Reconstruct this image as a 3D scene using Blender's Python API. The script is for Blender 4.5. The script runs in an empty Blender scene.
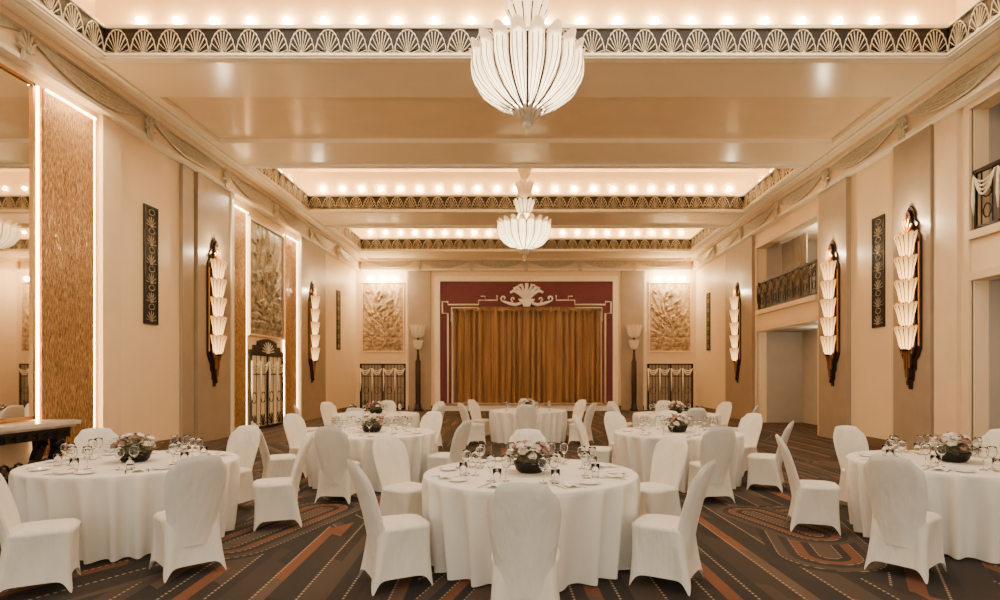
import bpy, math, random
from math import sin, cos, pi, sqrt, atan2, floor
random.seed(7)
scene=bpy.context.scene
COL=scene.collection

def lin(c):
    r=[]
    for v in c[:3]:
        v=v/255.0
        r.append(v/12.92 if v<=0.04045 else ((v+0.055)/1.055)**2.4)
    return (r[0],r[1],r[2],1.0)

# ---------------------------------------------------------------- materials
def mat(name,col,rough=0.6,metal=0.0,em=None,es=0.0,ns=6.0,var=0.06,bump=0.0,bs=40.0,stretch=(1,1,1),trans=0.0,col2=None,sheen=0.0,coat=0.0,ior=1.45,zgrad=None,transl=0.0,bd=0.02):
    m=bpy.data.materials.new(name); m.use_nodes=True
    nt=m.node_tree; N=nt.nodes; L=nt.links
    b=N["Principled BSDF"]
    tc=N.new("ShaderNodeTexCoord"); mp=N.new("ShaderNodeMapping")
    mp.inputs["Scale"].default_value=stretch
    L.new(tc.outputs["Object"],mp.inputs["Vector"])
    no=N.new("ShaderNodeTexNoise"); no.inputs["Scale"].default_value=ns; no.inputs["Detail"].default_value=4
    L.new(mp.outputs[0],no.inputs["Vector"])
    rp=N.new("ShaderNodeValToRGB")
    c=lin(col)
    a=tuple(max(0,x*(1-var)) for x in c[:3])+(1,)
    d=lin(col2) if col2 else tuple(min(1,x*(1+var)) for x in c[:3])+(1,)
    rp.color_ramp.elements[0].position=0.35; rp.color_ramp.elements[0].color=a
    rp.color_ramp.elements[1].position=0.68; rp.color_ramp.elements[1].color=d
    L.new(no.outputs["Fac"],rp.inputs["Fac"])
    L.new(rp.outputs["Color"],b.inputs["Base Color"])
    b.inputs["Roughness"].default_value=rough
    b.inputs["Metallic"].default_value=metal
    b.inputs["IOR"].default_value=ior
    if trans: b.inputs["Transmission Weight"].default_value=trans
    if sheen: b.inputs["Sheen Weight"].default_value=sheen
    if coat: b.inputs["Coat Weight"].default_value=coat
    if em:
        b.inputs["Emission Color"].default_value=lin(em); b.inputs["Emission Strength"].default_value=es
        if zgrad:
            sp=N.new("ShaderNodeSeparateXYZ"); L.new(tc.outputs["Object"],sp.inputs[0])
            mr=N.new("ShaderNodeMapRange")
            for i,v in enumerate(zgrad): mr.inputs[i+1].default_value=v
            L.new(sp.outputs[2],mr.inputs[0]); L.new(mr.outputs[0],b.inputs["Emission Strength"])
    if bump>0:
        n2=N.new("ShaderNodeTexNoise"); n2.inputs["Scale"].default_value=bs; n2.inputs["Detail"].default_value=6
        L.new(mp.outputs[0],n2.inputs["Vector"])
        bm=N.new("ShaderNodeBump"); bm.inputs["Strength"].default_value=bump; bm.inputs["Distance"].default_value=bd
        L.new(n2.outputs["Fac"],bm.inputs["Height"]); L.new(bm.outputs[0],b.inputs["Normal"])
    if transl>0:
        t=N.new("ShaderNodeBsdfTranslucent"); L.new(rp.outputs["Color"],t.inputs[0])
        mx=N.new("ShaderNodeMixShader"); mx.inputs[0].default_value=transl
        L.new(b.outputs[0],mx.inputs[1]); L.new(t.outputs[0],mx.inputs[2])
        L.new(mx.outputs[0],N["Material Output"].inputs["Surface"])
    return m

M_wall=mat("wall_paint",(240,214,174),0.45,ns=2,var=0.02)
M_ceil=mat("ceiling_paint",(252,234,198),0.2,ns=2,var=0.02)
M_cove=mat("cove_paint",(242,214,166),0.5,ns=2,var=0.02)
M_pil=mat("pilaster_taupe",(162,144,122),0.42,ns=3,var=0.05)
M_pil2=mat("pilaster_light",(234,208,170),0.5,ns=3,var=0.03)
M_bay=mat("ceiling_bay_tan",(244,218,176),0.16,ns=2,var=0.03)
M_cream=mat("cream_plaster",(246,234,208),0.55,ns=8,var=0.04)
M_shell=mat("frieze_silver",(226,214,188),0.45,metal=0.1,ns=12,var=0.08)
M_silver=mat("silver_leaf",(208,198,174),0.4,metal=0.3,ns=12,var=0.12)
M_friezebg=mat("frieze_dark",(14,11,8),0.6,ns=10,var=0.15)
M_base=mat("baseboard_brown",(110,88,66),0.5,ns=5)
M_gold=mat("gold_bark_panel",(132,88,46),0.3,metal=0.6,ns=13,var=0.3,bump=1.0,bs=26,stretch=(7,7,0.8),col2=(240,190,122),bd=0.05)
M_bronze=mat("dark_bronze",(50,34,24),0.35,metal=0.4,ns=20,var=0.2)
M_black=mat("black_iron",(24,21,19),0.45,metal=0.3,ns=20,var=0.2)
M_darkorn=mat("aged_bronze_scroll",(96,80,60),0.45,metal=0.3,ns=20,var=0.2)
M_brass=mat("brass",(200,146,84),0.3,metal=0.8,ns=20,var=0.1)
M_mirror=mat("mirror_glass",(246,242,236),0.02,metal=1.0,var=0.005)
M_cloth=mat("white_tablecloth",(230,224,212),0.8,ns=4,var=0.02,bump=0.3,bs=6,sheen=0.1,bd=0.03)
M_chair=mat("white_spandex",(226,219,205),0.6,ns=5,var=0.03,bump=0.5,bs=7,stretch=(1.8,1.8,0.6),sheen=0.1,bd=0.05)
M_wood=mat("plywood",(150,110,72),0.6)
M_curt=mat("stage_curtain_satin",(156,120,80),0.34,metal=0.25,ns=3,var=0.25,stretch=(2,2,0.2),sheen=0.2)
M_drape=mat("grey_drape",(162,150,134),0.8,ns=5,var=0.1)
M_maroon=mat("maroon_panel",(100,46,58),0.6,ns=5,var=0.06)
M_white=mat("white_gloss",(244,240,232),0.35,ns=4,var=0.02)
M_china=mat("white_china",(245,242,236),0.15,var=0.01,coat=0.5)
M_steel=mat("cutlery_steel",(215,210,202),0.15,metal=1.0,var=0.02)
M_glass=mat("clear_glass",(250,250,250),0.02,var=0.0,trans=1.0,ior=1.3)
M_lampg=mat("lit_fluted_glass",(200,156,100),0.25,em=(255,188,108),es=0.7,ns=14,var=0.1,zgrad=(0.0,0.46,6.5,0.75))
M_torch=mat("lit_torchiere_glass",(206,186,156),0.4,em=(255,214,160),es=0.15,ns=14,var=0.1)
M_chang=mat("lit_chandelier_glass",(244,232,208),0.25,em=(255,222,176),es=0.05,ns=10,var=0.05,transl=0.6)
M_bulb=mat("bulb_glow",(255,240,214),0.3,em=(255,214,156),es=260,var=0.0)
M_strip=mat("strip_glow",(255,240,214),0.3,em=(255,206,146),es=24,var=0.0)
M_leaf=mat("dark_leaf",(62,70,44),0.6,ns=30,var=0.3,col2=(104,100,70))
M_rose=mat("blush_rose",(238,216,196),0.6,ns=30,var=0.1,col2=(248,236,222))
M_rosed=mat("dusty_rose",(178,132,116),0.6,ns=30,var=0.2)
M_marble=mat("marble_top",(206,196,182),0.2,ns=5,var=0.12)
M_relief=mat("relief_plaster",(160,130,90),0.45,metal=0.1,ns=7,var=0.2,bump=0.4,bs=20,col2=(214,186,142))
M_reliefd=mat("relief_grey_gold",(134,124,104),0.45,metal=0.15,ns=6,var=0.2,bump=0.4,bs=16,col2=(188,174,146))
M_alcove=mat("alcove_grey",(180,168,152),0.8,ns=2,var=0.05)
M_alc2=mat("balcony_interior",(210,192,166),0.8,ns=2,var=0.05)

# carpet
def carpet():
    m=bpy.data.materials.new("deco_carpet"); m.use_nodes=True
    nt=m.node_tree; N=nt.nodes; L=nt.links; b=N["Principled BSDF"]
    b.inputs["Roughness"].default_value=0.95
    tc=N.new("ShaderNodeTexCoord"); sx=N.new("ShaderNodeSeparateXYZ"); L.new(tc.outputs["Object"],sx.inputs[0])
    def q(op,*a):
        n=N.new("ShaderNodeMath"); n.operation=op
        for i,v in enumerate(a):
            if isinstance(v,(int,float)): n.inputs[i].default_value=v
            else: L.new(v,n.inputs[i])
        return n.outputs[0]
    X=sx.outputs[0]; Y=sx.outputs[1]
    def rot(a):
        ca,sa=cos(a),sin(a)
        u=q('ADD',q('MULTIPLY',X,-sa),q('MULTIPLY',Y,ca)); v=q('ADD',q('MULTIPLY',X,ca),q('MULTIPLY',Y,sa)); return u,v
    def mix(f,c1,c2):
        n=N.new("ShaderNodeMix"); n.data_type='RGBA'; L.new(f,n.inputs[0])
        for i,c in ((6,c1),(7,c2)):
            if isinstance(c,tuple): n.inputs[i].default_value=c
            else: L.new(c,n.inputs[i])
        return n.outputs[2]
    def ramp(f,stops):
        n=N.new("ShaderNodeValToRGB"); n.color_ramp.interpolation='CONSTANT'
        e=n.color_ramp.elements
        e[0].position=0; e[0].color=lin(stops[0][1]); e[1].position=stops[1][0]; e[1].color=lin(stops[1][1])
        for p,c in stops[2:]:
            k=e.new(p); k.color=lin(c)
        L.new(f,n.inputs[0]); return n.outputs[0]
    def bands(ang,w,seglen,skew,cols,ph):
        u,v=rot(ang)
        k=q('DIVIDE',v,w); fl=q('FLOOR',k)
        idd=q('DIVIDE',q('WRAP',q('ADD',fl,ph),11.0,0.0),11.0)
        seg=q('FLOOR',q('DIVIDE',q('ADD',q('ADD',u,q('MULTIPLY',v,skew)),q('MULTIPLY',fl,0.31)),seglen))
        idd=q('FRACT',q('ADD',idd,q('MULTIPLY',q('WRAP',seg,5.0,0.0),0.2727)))
        c=ramp(q('ADD',idd,0.01),cols)
        ln=q('MULTIPLY',q('LESS_THAN',q('FRACT',k),0.15),q('GREATER_THAN',q('SINE',q('MULTIPLY',u,120.0)),-0.1))
        return mix(q('MULTIPLY',ln,q('GREATER_THAN',q('WRAP',fl,3.0,0.0),1.5)),c,lin((164,140,112)))
    P1=[(0,(30,25,21)),(0.18,(48,37,30)),(0.36,(84,66,51)),(0.45,(28,23,21)),(0.63,(112,66,40)),(0.72,(36,29,24)),(0.9,(64,50,40))]
    P2=[(0,(28,23,20)),(0.2,(42,33,27)),(0.4,(74,58,46)),(0.5,(30,25,21)),(0.68,(102,60,38)),(0.76,(33,27,23)),(0.92,(56,45,37))]
    ca_=bands(0.05,0.11,1.7,0.9,P1,0.0)
    cb_=bands(0.62,0.12,2.1,-0.8,P2,4.0)
    cd_=bands(-0.50,0.12,1.9,0.7,P2,7.0)
    u,v=rot(0.05)
    def diamond(cu,cv,ou,ov,r):
        pu=q('SUBTRACT',q('WRAP',q('ADD',u,ou),cu,0.0),cu/2); pv=q('SUBTRACT',q('WRAP',q('ADD',v,ov),cv,0.0),cv/2)
        return q('LESS_THAN',q('ADD',q('DIVIDE',q('ABSOLUTE',pu),cu/2),q('DIVIDE',q('ABSOLUTE',pv),cv/2)),r)
    c=mix(diamond(5.2,3.4,0.0,0.0,0.55),ca_,cb_)
    c=mix(diamond(5.2,3.4,2.6,1.7,0.55),c,cd_)
    def cigar(c,ang,cv,cu,sh,hl,w,n,cols,ou):
        u3,v3=rot(ang); v3=q('ADD',v3,ou)
        row=q('FLOOR',q('DIVIDE',v3,cv))
        pv=q('SUBTRACT',q('WRAP',v3,cv,0.0),cv/2); pu=q('SUBTRACT',q('WRAP',q('ADD',u3,q('MULTIPLY',row,sh)),cu,0.0),cu/2)
        qq=q('MAXIMUM',q('SUBTRACT',q('ABSOLUTE',pu),hl),0.0)
        d=q('DIVIDE',q('SQRT',q('ADD',q('MULTIPLY',qq,qq),q('MULTIPLY',pv,pv))),w)
        c1=ramp(q('DIVIDE',q('FLOOR',d),float(n)),cols)
        ln=q('MULTIPLY',q('LESS_THAN',q('FRACT',d),0.14),q('GREATER_THAN',q('SINE',q('MULTIPLY',u3,120.0)),-0.1))
        c1=mix(q('MULTIPLY',ln,q('GREATER_THAN',q('WRAP',q('FLOOR',d),2.0,0.0),0.5)),c1,lin((160,136,108)))
        return mix(q('LESS_THAN',d,float(n)),c,c1)
    CA=[(0,(78,60,47)),(0.15,(28,23,20)),(0.3,(104,62,38)),(0.48,(34,28,24)),(0.65,(66,52,42)),(0.82,(26,22,19))]
    cc=cigar(c,-0.24,2.7,4.4,1.7,0.8,0.085,6,CA,0.0)
    cc=cigar(cc,0.30,3.9,5.0,2.1,0.5,0.075,5,CA,1.3)
    no=N.new("ShaderNodeTexNoise"); no.inputs["Scale"].default_value=240; L.new(tc.outputs["Object"],no.inputs[0])
    mm=N.new("ShaderNodeMix"); mm.data_type='RGBA'; mm.blend_type='MULTIPLY'; mm.inputs[0].default_value=0.25
    L.new(cc,mm.inputs[6]); L.new(no.outputs[0],mm.inputs[7]); L.new(mm.outputs[2],b.inputs["Base Color"])
    bm=N.new("ShaderNodeBump"); bm.inputs["Strength"].default_value=0.3; bm.inputs["Distance"].default_value=0.005
    L.new(no.outputs[0],bm.inputs["Height"]); L.new(bm.outputs[0],b.inputs["Normal"])
    return m
M_carpet=carpet()

# ---------------------------------------------------------------- mesh builder
class MB:
    def __init__(s): s.v=[];s.f=[];s.m=[];s.sm=[]
    def add(s,vs,fs,m=0,sm=False):
        o=len(s.v); s.v+=[tuple(p) for p in vs]
        for f in fs:
            s.f.append([i+o for i in f]); s.m.append(m); s.sm.append(sm)
    def box(s,x0,x1,y0,y1,z0,z1,m=0):
        if x0>x1:x0,x1=x1,x0
        if y0>y1:y0,y1=y1,y0
        v=[(x0,y0,z0),(x1,y0,z0),(x1,y1,z0),(x0,y1,z0),(x0,y0,z1),(x1,y0,z1),(x1,y1,z1),(x0,y1,z1)]
        s.add(v,[(0,3,2,1),(4,5,6,7),(0,1,5,4),(1,2,6,5),(2,3,7,6),(3,0,4,7)],m)
    def lathe(s,prof,n=24,c=(0,0,0),m=0,sm=True,fn=None,a0=0.0,a1=2*pi):
        full=abs(a1-a0-2*pi)<1e-6
        k=n if full else n+1
        vs=[]
        for j,(r,z) in enumerate(prof):
            for i in range(k):
                a=a0+(a1-a0)*i/n
                rr,zz=(r,z) if fn is None else fn(r,z,a,j)
                vs.append((c[0]+rr*cos(a),c[1]+rr*sin(a),c[2]+zz))
        fs=[]
        for j in range(len(prof)-1):
            for i in range(n):
                i2=(i+1)%k if full else i+1
                fs.append((j*k+i,j*k+i2,(j+1)*k+i2,(j+1)*k+i))
        s.add(vs,fs,m,sm)
    def tube(s,pts,r,n=6,m=0):
        vs=[];K=len(pts)
        for j,p in enumerate(pts):
            a=pts[max(0,j-1)];b=pts[min(K-1,j+1)]
            t=[b[i]-a[i] for i in range(3)];l=sqrt(sum(x*x for x in t)) or 1;t=[x/l for x in t]
            up=(0,0,1) if abs(t[2])<0.9 else (0,1,0)
            e1=(t[1]*up[2]-t[2]*up[1],t[2]*up[0]-t[0]*up[2],t[0]*up[1]-t[1]*up[0])
            l=sqrt(sum(x*x for x in e1)) or 1;e1=[x/l for x in e1]
            e2=(t[1]*e1[2]-t[2]*e1[1],t[2]*e1[0]-t[0]*e1[2],t[0]*e1[1]-t[1]*e1[0])
            rr=r[j] if isinstance(r,(list,tuple)) else r
            for i in range(n):
                A=2*pi*i/n
                vs.append(tuple(p[q]+rr*(cos(A)*e1[q]+sin(A)*e2[q]) for q in range(3)))
        fs=[]
        for j in range(K-1):
            for i in range(n):
                fs.append((j*n+i,j*n+(i+1)%n,(j+1)*n+(i+1)%n,(j+1)*n+i))
        fs.append(tuple(range(n-1,-1,-1)));fs.append(tuple((K-1)*n+i for i in range(n)))
        s.add(vs,fs,m,True)
    def grid(s,fn,nu,nv,m=0,sm=True):
        vs=[fn(i/nu,j/nv) for j in range(nv+1) for i in range(nu+1)]
        fs=[(j*(nu+1)+i,j*(nu+1)+i+1,(j+1)*(nu+1)+i+1,(j+1)*(nu+1)+i) for j in range(nv) for i in range(nu)]
        s.add(vs,fs,m,sm)
    def prism(s,poly,P,d0,d1,m=0):
        n=len(poly)
        vs=[P(a,b,d0) for a,b in poly]+[P(a,b,d1) for a,b in poly]
        fs=[tuple(range(n)),tuple(range(2*n-1,n-1,-1))]+[(i,(i+1)%n,n+(i+1)%n,n+i) for i in range(n)]
        s.add(vs,fs,m)
    def ball(s,c,r,n=8,m=0,sq=1.0):
        prof=[(r*sin(pi*j/n)+1e-5,-r*sq*cos(pi*j/n)) for j in range(n+1)]
        s.lathe(prof,n*2-2,c,m)
    def mesh(s,name,mats):
        me=bpy.data.meshes.new(name); me.from_pydata(s.v,[],s.f)
        if not isinstance(mats,(list,tuple)): mats=[mats]
        for x in mats: me.materials.append(x)
        me.polygons.foreach_set("material_index",s.m); me.polygons.foreach_set("use_smooth",s.sm)
        me.update(); 
        import bmesh
        bm=bmesh.new(); bm.from_mesh(me); bmesh.ops.recalc_face_normals(bm,faces=bm.faces); bm.to_mesh(me); bm.free()
        return me

def struct(name,mb,mats):
    o=bpy.data.objects.new(name,mb.mesh(name,mats)); COL.objects.link(o); o["kind"]="structure"; return o
TN=[0]
def trim(mb,mats,label=None):
    TN[0]+=1
    o=struct("trim_%d"%TN[0],mb,mats)
    if label:o["label"]=label
    return o
def inst(name,parts,loc,rot,label,cat,group=None,scale=1.0):
    if len(parts)==1 and parts[0][0] is None:
        o=bpy.data.objects.new(name,parts[0][1])
    else:
        o=bpy.data.objects.new(name,None); o.empty_display_size=0.1
    COL.objects.link(o); o.location=loc; o.rotation_euler=(0,0,rot) if not isinstance(rot,tuple) else rot
    o.scale=(scale,)*3
    o["label"]=label;o["category"]=cat
    if group:o["group"]=group
    if o.type=='EMPTY':
        for p in parts:
            c=bpy.data.objects.new(p[0],p[1]); COL.objects.link(c); c.parent=o
            if len(p)>2 and p[2] is not None: c.location=p[2]
            if len(p)>3 and p[3] is not None: c.rotation_euler=p[3]
            if len(p)>4: c["label"]=p[4]
    return o

W=7.8; D=27.5; ZC=6.9; ZT=8.3
# ---------------------------------------------------------------- room shell
mb=MB(); mb.box(-8.1,10.2,-6,28.6,-0.1,0); struct("floor",mb,M_carpet)
mb=MB(); mb.box(-8.1,-W,-6,D+0.3,0,ZT); struct("wall_left",mb,M_wall)
mb=MB()
O=[(5.5,10.5,3.25,4.1,6.25),(16.0,20.2,3.05,3.75,5.85)]
for a,b in ((-6,5.5),(10.5,16.0),(20.2,D+0.3)): mb.box(W,W+0.3,a,b,0,ZT)
for y0,y1,zd,zb,zt in O:
    mb.box(W,W+0.3,y0,y1,zd,zb); mb.box(W,W+0.3,y0,y1,zt,ZT)
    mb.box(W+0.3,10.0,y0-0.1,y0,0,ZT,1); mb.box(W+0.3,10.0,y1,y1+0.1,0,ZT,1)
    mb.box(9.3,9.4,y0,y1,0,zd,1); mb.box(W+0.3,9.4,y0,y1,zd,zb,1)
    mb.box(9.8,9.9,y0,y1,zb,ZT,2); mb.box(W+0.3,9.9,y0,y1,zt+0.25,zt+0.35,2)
    mb.box(W+0.5,W+0.6,y0,y0+(y1-y0)*0.12,zb,zt+0.2,1)
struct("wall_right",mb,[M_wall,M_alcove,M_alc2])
mb=MB()
SX0,SX1,SZ0,SZ1=-3.42,3.48,0.3,4.72
mb.box(-W,SX0,D,D+0.3,0,ZT); mb.box(SX1,W,D,D+0.3,0,ZT); mb.box(SX0,SX1,D,D+0.3,SZ1,ZT); mb.box(SX0,SX1,D,D+0.3,0,SZ0)
mb.box(SX0-0.2,SX1+0.2,D+0.9,D+1.0,0,5)
struct("wall_back",mb,M_wall)
# ceiling
mb=MB()
coff=[(5.9,9.95),(15.2,19.3),(21.4,25.4)]
for sx in (-1,1):
    mb.box(sx*7.0,sx*W,-6,D,ZC,ZC+0.1)
    mb.box(sx*7.5,sx*W,-6,D,ZC+0.1,ZT,1)
for a,b in ((-6,5.9),(9.95,11.45),(13.7,15.2),(19.3,21.4),(25.4,D)): mb.box(-7,7,a,b,ZC,ZC+0.1)
for a,b in ((-6,5.4),(10.45,11.45),(13.7,14.7),(19.8,20.9),(25.9,D)): mb.box(-7.5,7.5,a,b,ZC+0.1,ZT,1)
mb.box(-7.0,7.0,11.45,13.7,7.0,7.14,2)
mb.box(-8.1,8.1,-6,D+0.3,ZT,ZT+0.1,1)
struct("ceiling",mb,[M_ceil,M_cove,M_bay])

def fan(mb,P,w,h,m=1,np=9,d0=0.0,d1=0.035,z0=0.03,fat=1.0):
    for i in range(np):
        t=-1.45+2.9*i/(np-1)
        ex,ez=sin(t)*w*0.46,cos(t)*(h-0.06)*0.98
        L_=sqrt(ex*ex+ez*ez); ux,uz=ex/L_,ez/L_; px,pz=uz,-ux
        wd=w*0.045*fat
        pts=[(0.02*ux,z0+0.02*uz),(0.62*ex+wd*px,z0+0.62*ez+wd*pz),(0.86*ex+wd*0.9*px,z0+0.86*ez+wd*0.9*pz),(ex,z0+ez),(0.86*ex-wd*0.9*px,z0+0.86*ez-wd*0.9*pz),(0.62*ex-wd*px,z0+0.62*ez-wd*pz)]
        mb.prism(pts,P,d0,d1,m)
    mb.prism([(-w*0.1,0.0),(w*0.1,0.0),(w*0.07,z0+0.05),(-w*0.07,z0+0.05)],P,d0,d1+0.01,m)
def shell(mb,P,w,h,m=1,d1=0.014):
    rx,rz=w*0.495,h*0.96; z0=0.008
    for i in range(10):
        t=-1.38+2.76*i/9
        ex,ez=sin(t)*rx*0.9,cos(t)*rz*0.9
        L_=sqrt(ex*ex+ez*ez); px,pz=ez/L_,-ex/L_
        a,b=0.002,0.0052
        mb.prism([(0.2*ex+a*px,z0+0.2*ez+a*pz),(ex+b*px,z0+ez+b*pz),(ex-b*px,z0+ez-b*pz),(0.2*ex-a*px,z0+0.2*ez-a*pz)],P,0,d1,m)
    K=20
    for i in range(K):
        t0=-pi/2+pi*i/K; t1=-pi/2+pi*(i+1)/K
        s0=1.0-0.035*abs(sin(i*pi/2)); s1=1.0-0.035*abs(sin((i+1)*pi/2)); n=0.94
        mb.prism([(sin(t0)*rx*n,z0+cos(t0)*rz*n),(sin(t0)*rx*s0,z0+cos(t0)*rz*s0),(sin(t1)*rx*s1,z0+cos(t1)*rz*s1),(sin(t1)*rx*n,z0+cos(t1)*rz*n)],P,0,d1,m)
    mb.prism([(-w*0.08,0.0),(w*0.08,0.0),(w*0.05,0.05),(0,0.08),(-w*0.05,0.05)],P,0,d1+0.01,m)
ZF=7.35
for (a,b) in coff:
    mb=MB()
    mb.box(-7,7,b,b+0.06,ZC,ZF,0); mb.box(-7,7,a-0.06,a,ZC,ZF,0)
    for sx in (-1,1): mb.box(sx*7,sx*7.06,a,b,ZC,ZF,0)
    n=32; w=14.0/n
    for i in range(n):
        cx=-7+w*(i+0.5); shell(mb,lambda u,z,d,cx=cx,b=b:(cx+u,b-d,ZC+z),w,ZF-ZC)
    n=9; w=(b-a)/n
    for i in range(n):
        cy=a+w*(i+0.5)
        for sx in (-1,1): shell(mb,lambda u,z,d,cy=cy,sx=sx:(sx*(7-d),cy+u,ZC+z),w,ZF-ZC)
    trim(mb,[M_friezebg,M_shell],"dark frieze with pale shell fans around a ceiling coffer")
    mb=MB()
    for z0,z1,o in ((ZC-0.03,ZC+0.012,0.06),(ZF-0.012,ZF+0.04,0.04),(ZC-0.06,ZC-0.03,0.03)):
        mb.box(-7-0.12,7+0.12,b-o,b+0.12,z0,z1); mb.box(-7-0.12,7+0.12,a-0.12,a+o,z0,z1)
        for sx in (-1,1): mb.box(sx*(7-o),sx*7.12,a,b,z0,z1)
    trim(mb,M_cream,"cream moulding edging a ceiling coffer")

for sx in (-1,1):
    mb=MB()
    mb.box(sx*(W-0.16),sx*W,-6,D,6.42,6.82,0)
    mb.box(sx*(W-0.30),sx*W,-6,D,6.80,6.9,0)
    mb.box(sx*(W-0.20),sx*W,-6,D,6.36,6.43,1)
    mb.box(sx*(W-0.62),sx*(W-0.55),-6,D,6.86,6.9,1)
    trim(mb,[M_pil2,M_cream],"beige cornice band along the top of the wall")
mb=MB()
mb.box(-W+0.3,W-0.3,D-0.16,D,6.42,6.82,0); mb.box(-W+0.3,W-0.3,D-0.3,D,6.8,6.9,0); mb.box(-W+0.3,W-0.3,D-0.2,D,6.36,6.43,1)
trim(mb,[M_pil2,M_cream],"beige cornice band above the stage wall")
def swag(mb,P,u0,u1,drop,zt=6.84,m=0):
    for k in range(6):
        dr=drop*(0.25+0.75*k/5)
        pts=[]
        for i in range(13):
            t=i/12; pts.append(P(u0+(u1-u0)*t, zt-dr*(1-(2*t-1)**2), 0.03+0.02*sin(pi*t)))
        mb.tube(pts,[0.010+0.018*sin(pi*i/12) for i in range(13)],5,m)
def boss(mb,P,u,zt=6.84,m=0,s=1.0):
    fan(mb,lambda a,z,d:P(u+a,zt-0.36*s+z,0.05+d),0.42*s,0.42*s,m,7,0,0.05)
    for k in (-1,0,1): mb.prism([(-0.03+0.06*k,-0.5*s),(0.03+0.06*k,-0.5*s),(0.03+0.04*k,-0.2*s),(-0.03+0.04*k,-0.2*s)],lambda a,z,d:P(u+a,zt+z,0.05+d),0,0.04,m)
for sx in (-1,1):
    mb=MB()
    P=lambda u,z,d,sx=sx:(sx*(W-0.16-d),u,z)
    bs=[-3.5,-0.2,3.0,6.2,9.1,12.1,15.2,18.2,21.2,24.2,27.2]
    for a,b in zip(bs[:-1],bs[1:]): swag(mb,P,a,b,0.36)
    for a in bs[:-1]: boss(mb,P,a)
    trim(mb,M_silver,"silvered plaster swags and shell bosses under the cornice")
mb=MB(); P=lambda u,z,d:(u,D-0.16-d,z)
bs=[-7.4+14.8*i/6 for i in range(7)]
for a,b in zip(bs[:-1],bs[1:]): swag(mb,P,a,b,0.34)
for a in bs[1:-1]: boss(mb,P,a)
trim(mb,M_silver,"silvered plaster swags above the stage")

bm_=MB(); bm_.ball((0,0,0),0.05,8); ME_bulb=bm_.mesh("bulb",M_bulb)
def bulb(x,y,z,g="small warm bulbs in the ceiling coves"):
    inst("light_bulb",[(None,ME_bulb)],(x,y,z),0,"small glowing warm bulb fixed inside the ceiling cove","light bulb",g)
for (a,b) in coff:
    n=22
    for i in range(n): bulb(-6.7+13.4*i/(n-1),b+0.435,7.74)
    if a>6:
        for i in range(5):
            for sx in (-1,1): bulb(sx*7.435,a+0.5+(b-a-0.8)*i/4,7.74)

def side(sx,y0,y1,z0,z1,dep,m,label=None):
    mb=MB(); mb.box(sx*(W-dep),sx*W,y0,y1,z0,z1); return trim(mb,m,label)
ZP=6.36
side(1,10.75,11.36,0,ZP,0.08,M_pil2); side(1,11.40,12.55,0,ZP,0.12,M_pil)
side(1,14.4,15.75,0,ZP,0.12,M_pil); side(1,20.4,23.1,0,ZP,0.12,M_pil)
side(-1,13.5,13.95,0,ZP,0.08,M_pil);side(-1,14.05,15.6,0,ZP,0.12,M_pil)
side(-1,20.45,23.0,0,ZP,0.12,M_pil); side(-1,10.95,11.45,0,ZP,0.08,M_pil2)
side(1,15.75,15.95,0,ZP,0.05,M_pil2);side(1,23.1,23.35,0,ZP,0.05,M_pil2);side(1,12.6,12.75,0,ZP,0.05,M_pil2)
side(-1,15.6,15.72,0,ZP,0.16,M_cream); side(-1,20.35,20.45,0,ZP,0.16,M_cream)
for k,(sx,segs) in enumerate([(-1,[(-6,9.5),(11.45,13.5),(23.0,27.5)]),(1,[(-6,5.4),(12.75,14.4),(23.35,27.5)])]):
    mb=MB()
    for a,b in segs: mb.box(sx*(W-0.04),sx*W,a,b,0,0.2)
    struct("baseboard_"+("left" if sx<0 else "right"),mb,M_base)
mb=MB()
mb.box(-5.4,-4.2,D-0.04,D,0,0.2);mb.box(4.2,5.4,D-0.04,D,0,0.2); struct("baseboard_back",mb,M_base)
for y0,y1,zd,zb,zt in O:
    mb=MB()
    mb.box(W-0.05,W+0.02,y0,y1,zd,zd+0.14); mb.box(W-0.08,W+0.02,y0,y1,zb-0.14,zb)
    mb.box(W-0.05,W+0.02,y0,y1,zt,zt+0.12)
    mb.box(W-0.05,W+0.02,y1,y1+0.12,0,zt+0.12)
    trim(mb,M_pil2,"pale moulding around a balcony and doorway opening")

mb=MB()
for sx in (-1,1):
    mb.box(sx*4.35,sx*5.35,D-0.08,D,0,ZP,0)
    mb.box(sx*5.42,sx*5.5,D-0.05,D,0,ZP,1)
trim(mb,[M_pil,M_cream],"taupe pilaster beside the stage")
mb=MB()
mb.box(-4.17,-3.93,D-0.1,D,0,6.12); mb.box(3.97,4.21,D-0.1,D,0,6.12); mb.box(-3.93,3.97,D-0.1,D,5.88,6.12)
trim(mb,M_cream,"pale frame around the stage opening")
mb=MB()
mb.box(-3.93,SX0,D-0.04,D,0.3,5.88); mb.box(SX1,3.97,D-0.04,D,0.3,5.88); mb.box(SX0,SX1,D-0.04,D,SZ1,5.88)
trim(mb,M_maroon,"maroon panel around the stage curtain")
mb=MB()
cx=0.03
for sx in (-1,1):
    def path(pts,r=0.035): mb.tube([(cx+sx*x,D-0.07,z) for x,z in pts],r,6)
    path([(3.6,0.32),(3.6,4.42),(3.85,4.42),(3.85,4.95),(3.6,4.95),(3.6,4.82),(2.2,4.82)],0.04)
    path([(3.45,4.05),(3.45,4.68),(2.2,4.68)],0.025)
    path([(2.2,4.82),(2.2,5.02),(1.9,5.02),(1.9,5.2),(2.1,5.2)],0.03)
    path([(1.9,5.02),(1.35,5.02),(1.35,5.25)],0.03)
trim(mb,M_cream,"thin stepped silver key line")
mb=MB()
PB=lambda a,b,d:(cx+a,D-0.05-d,b)
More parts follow.
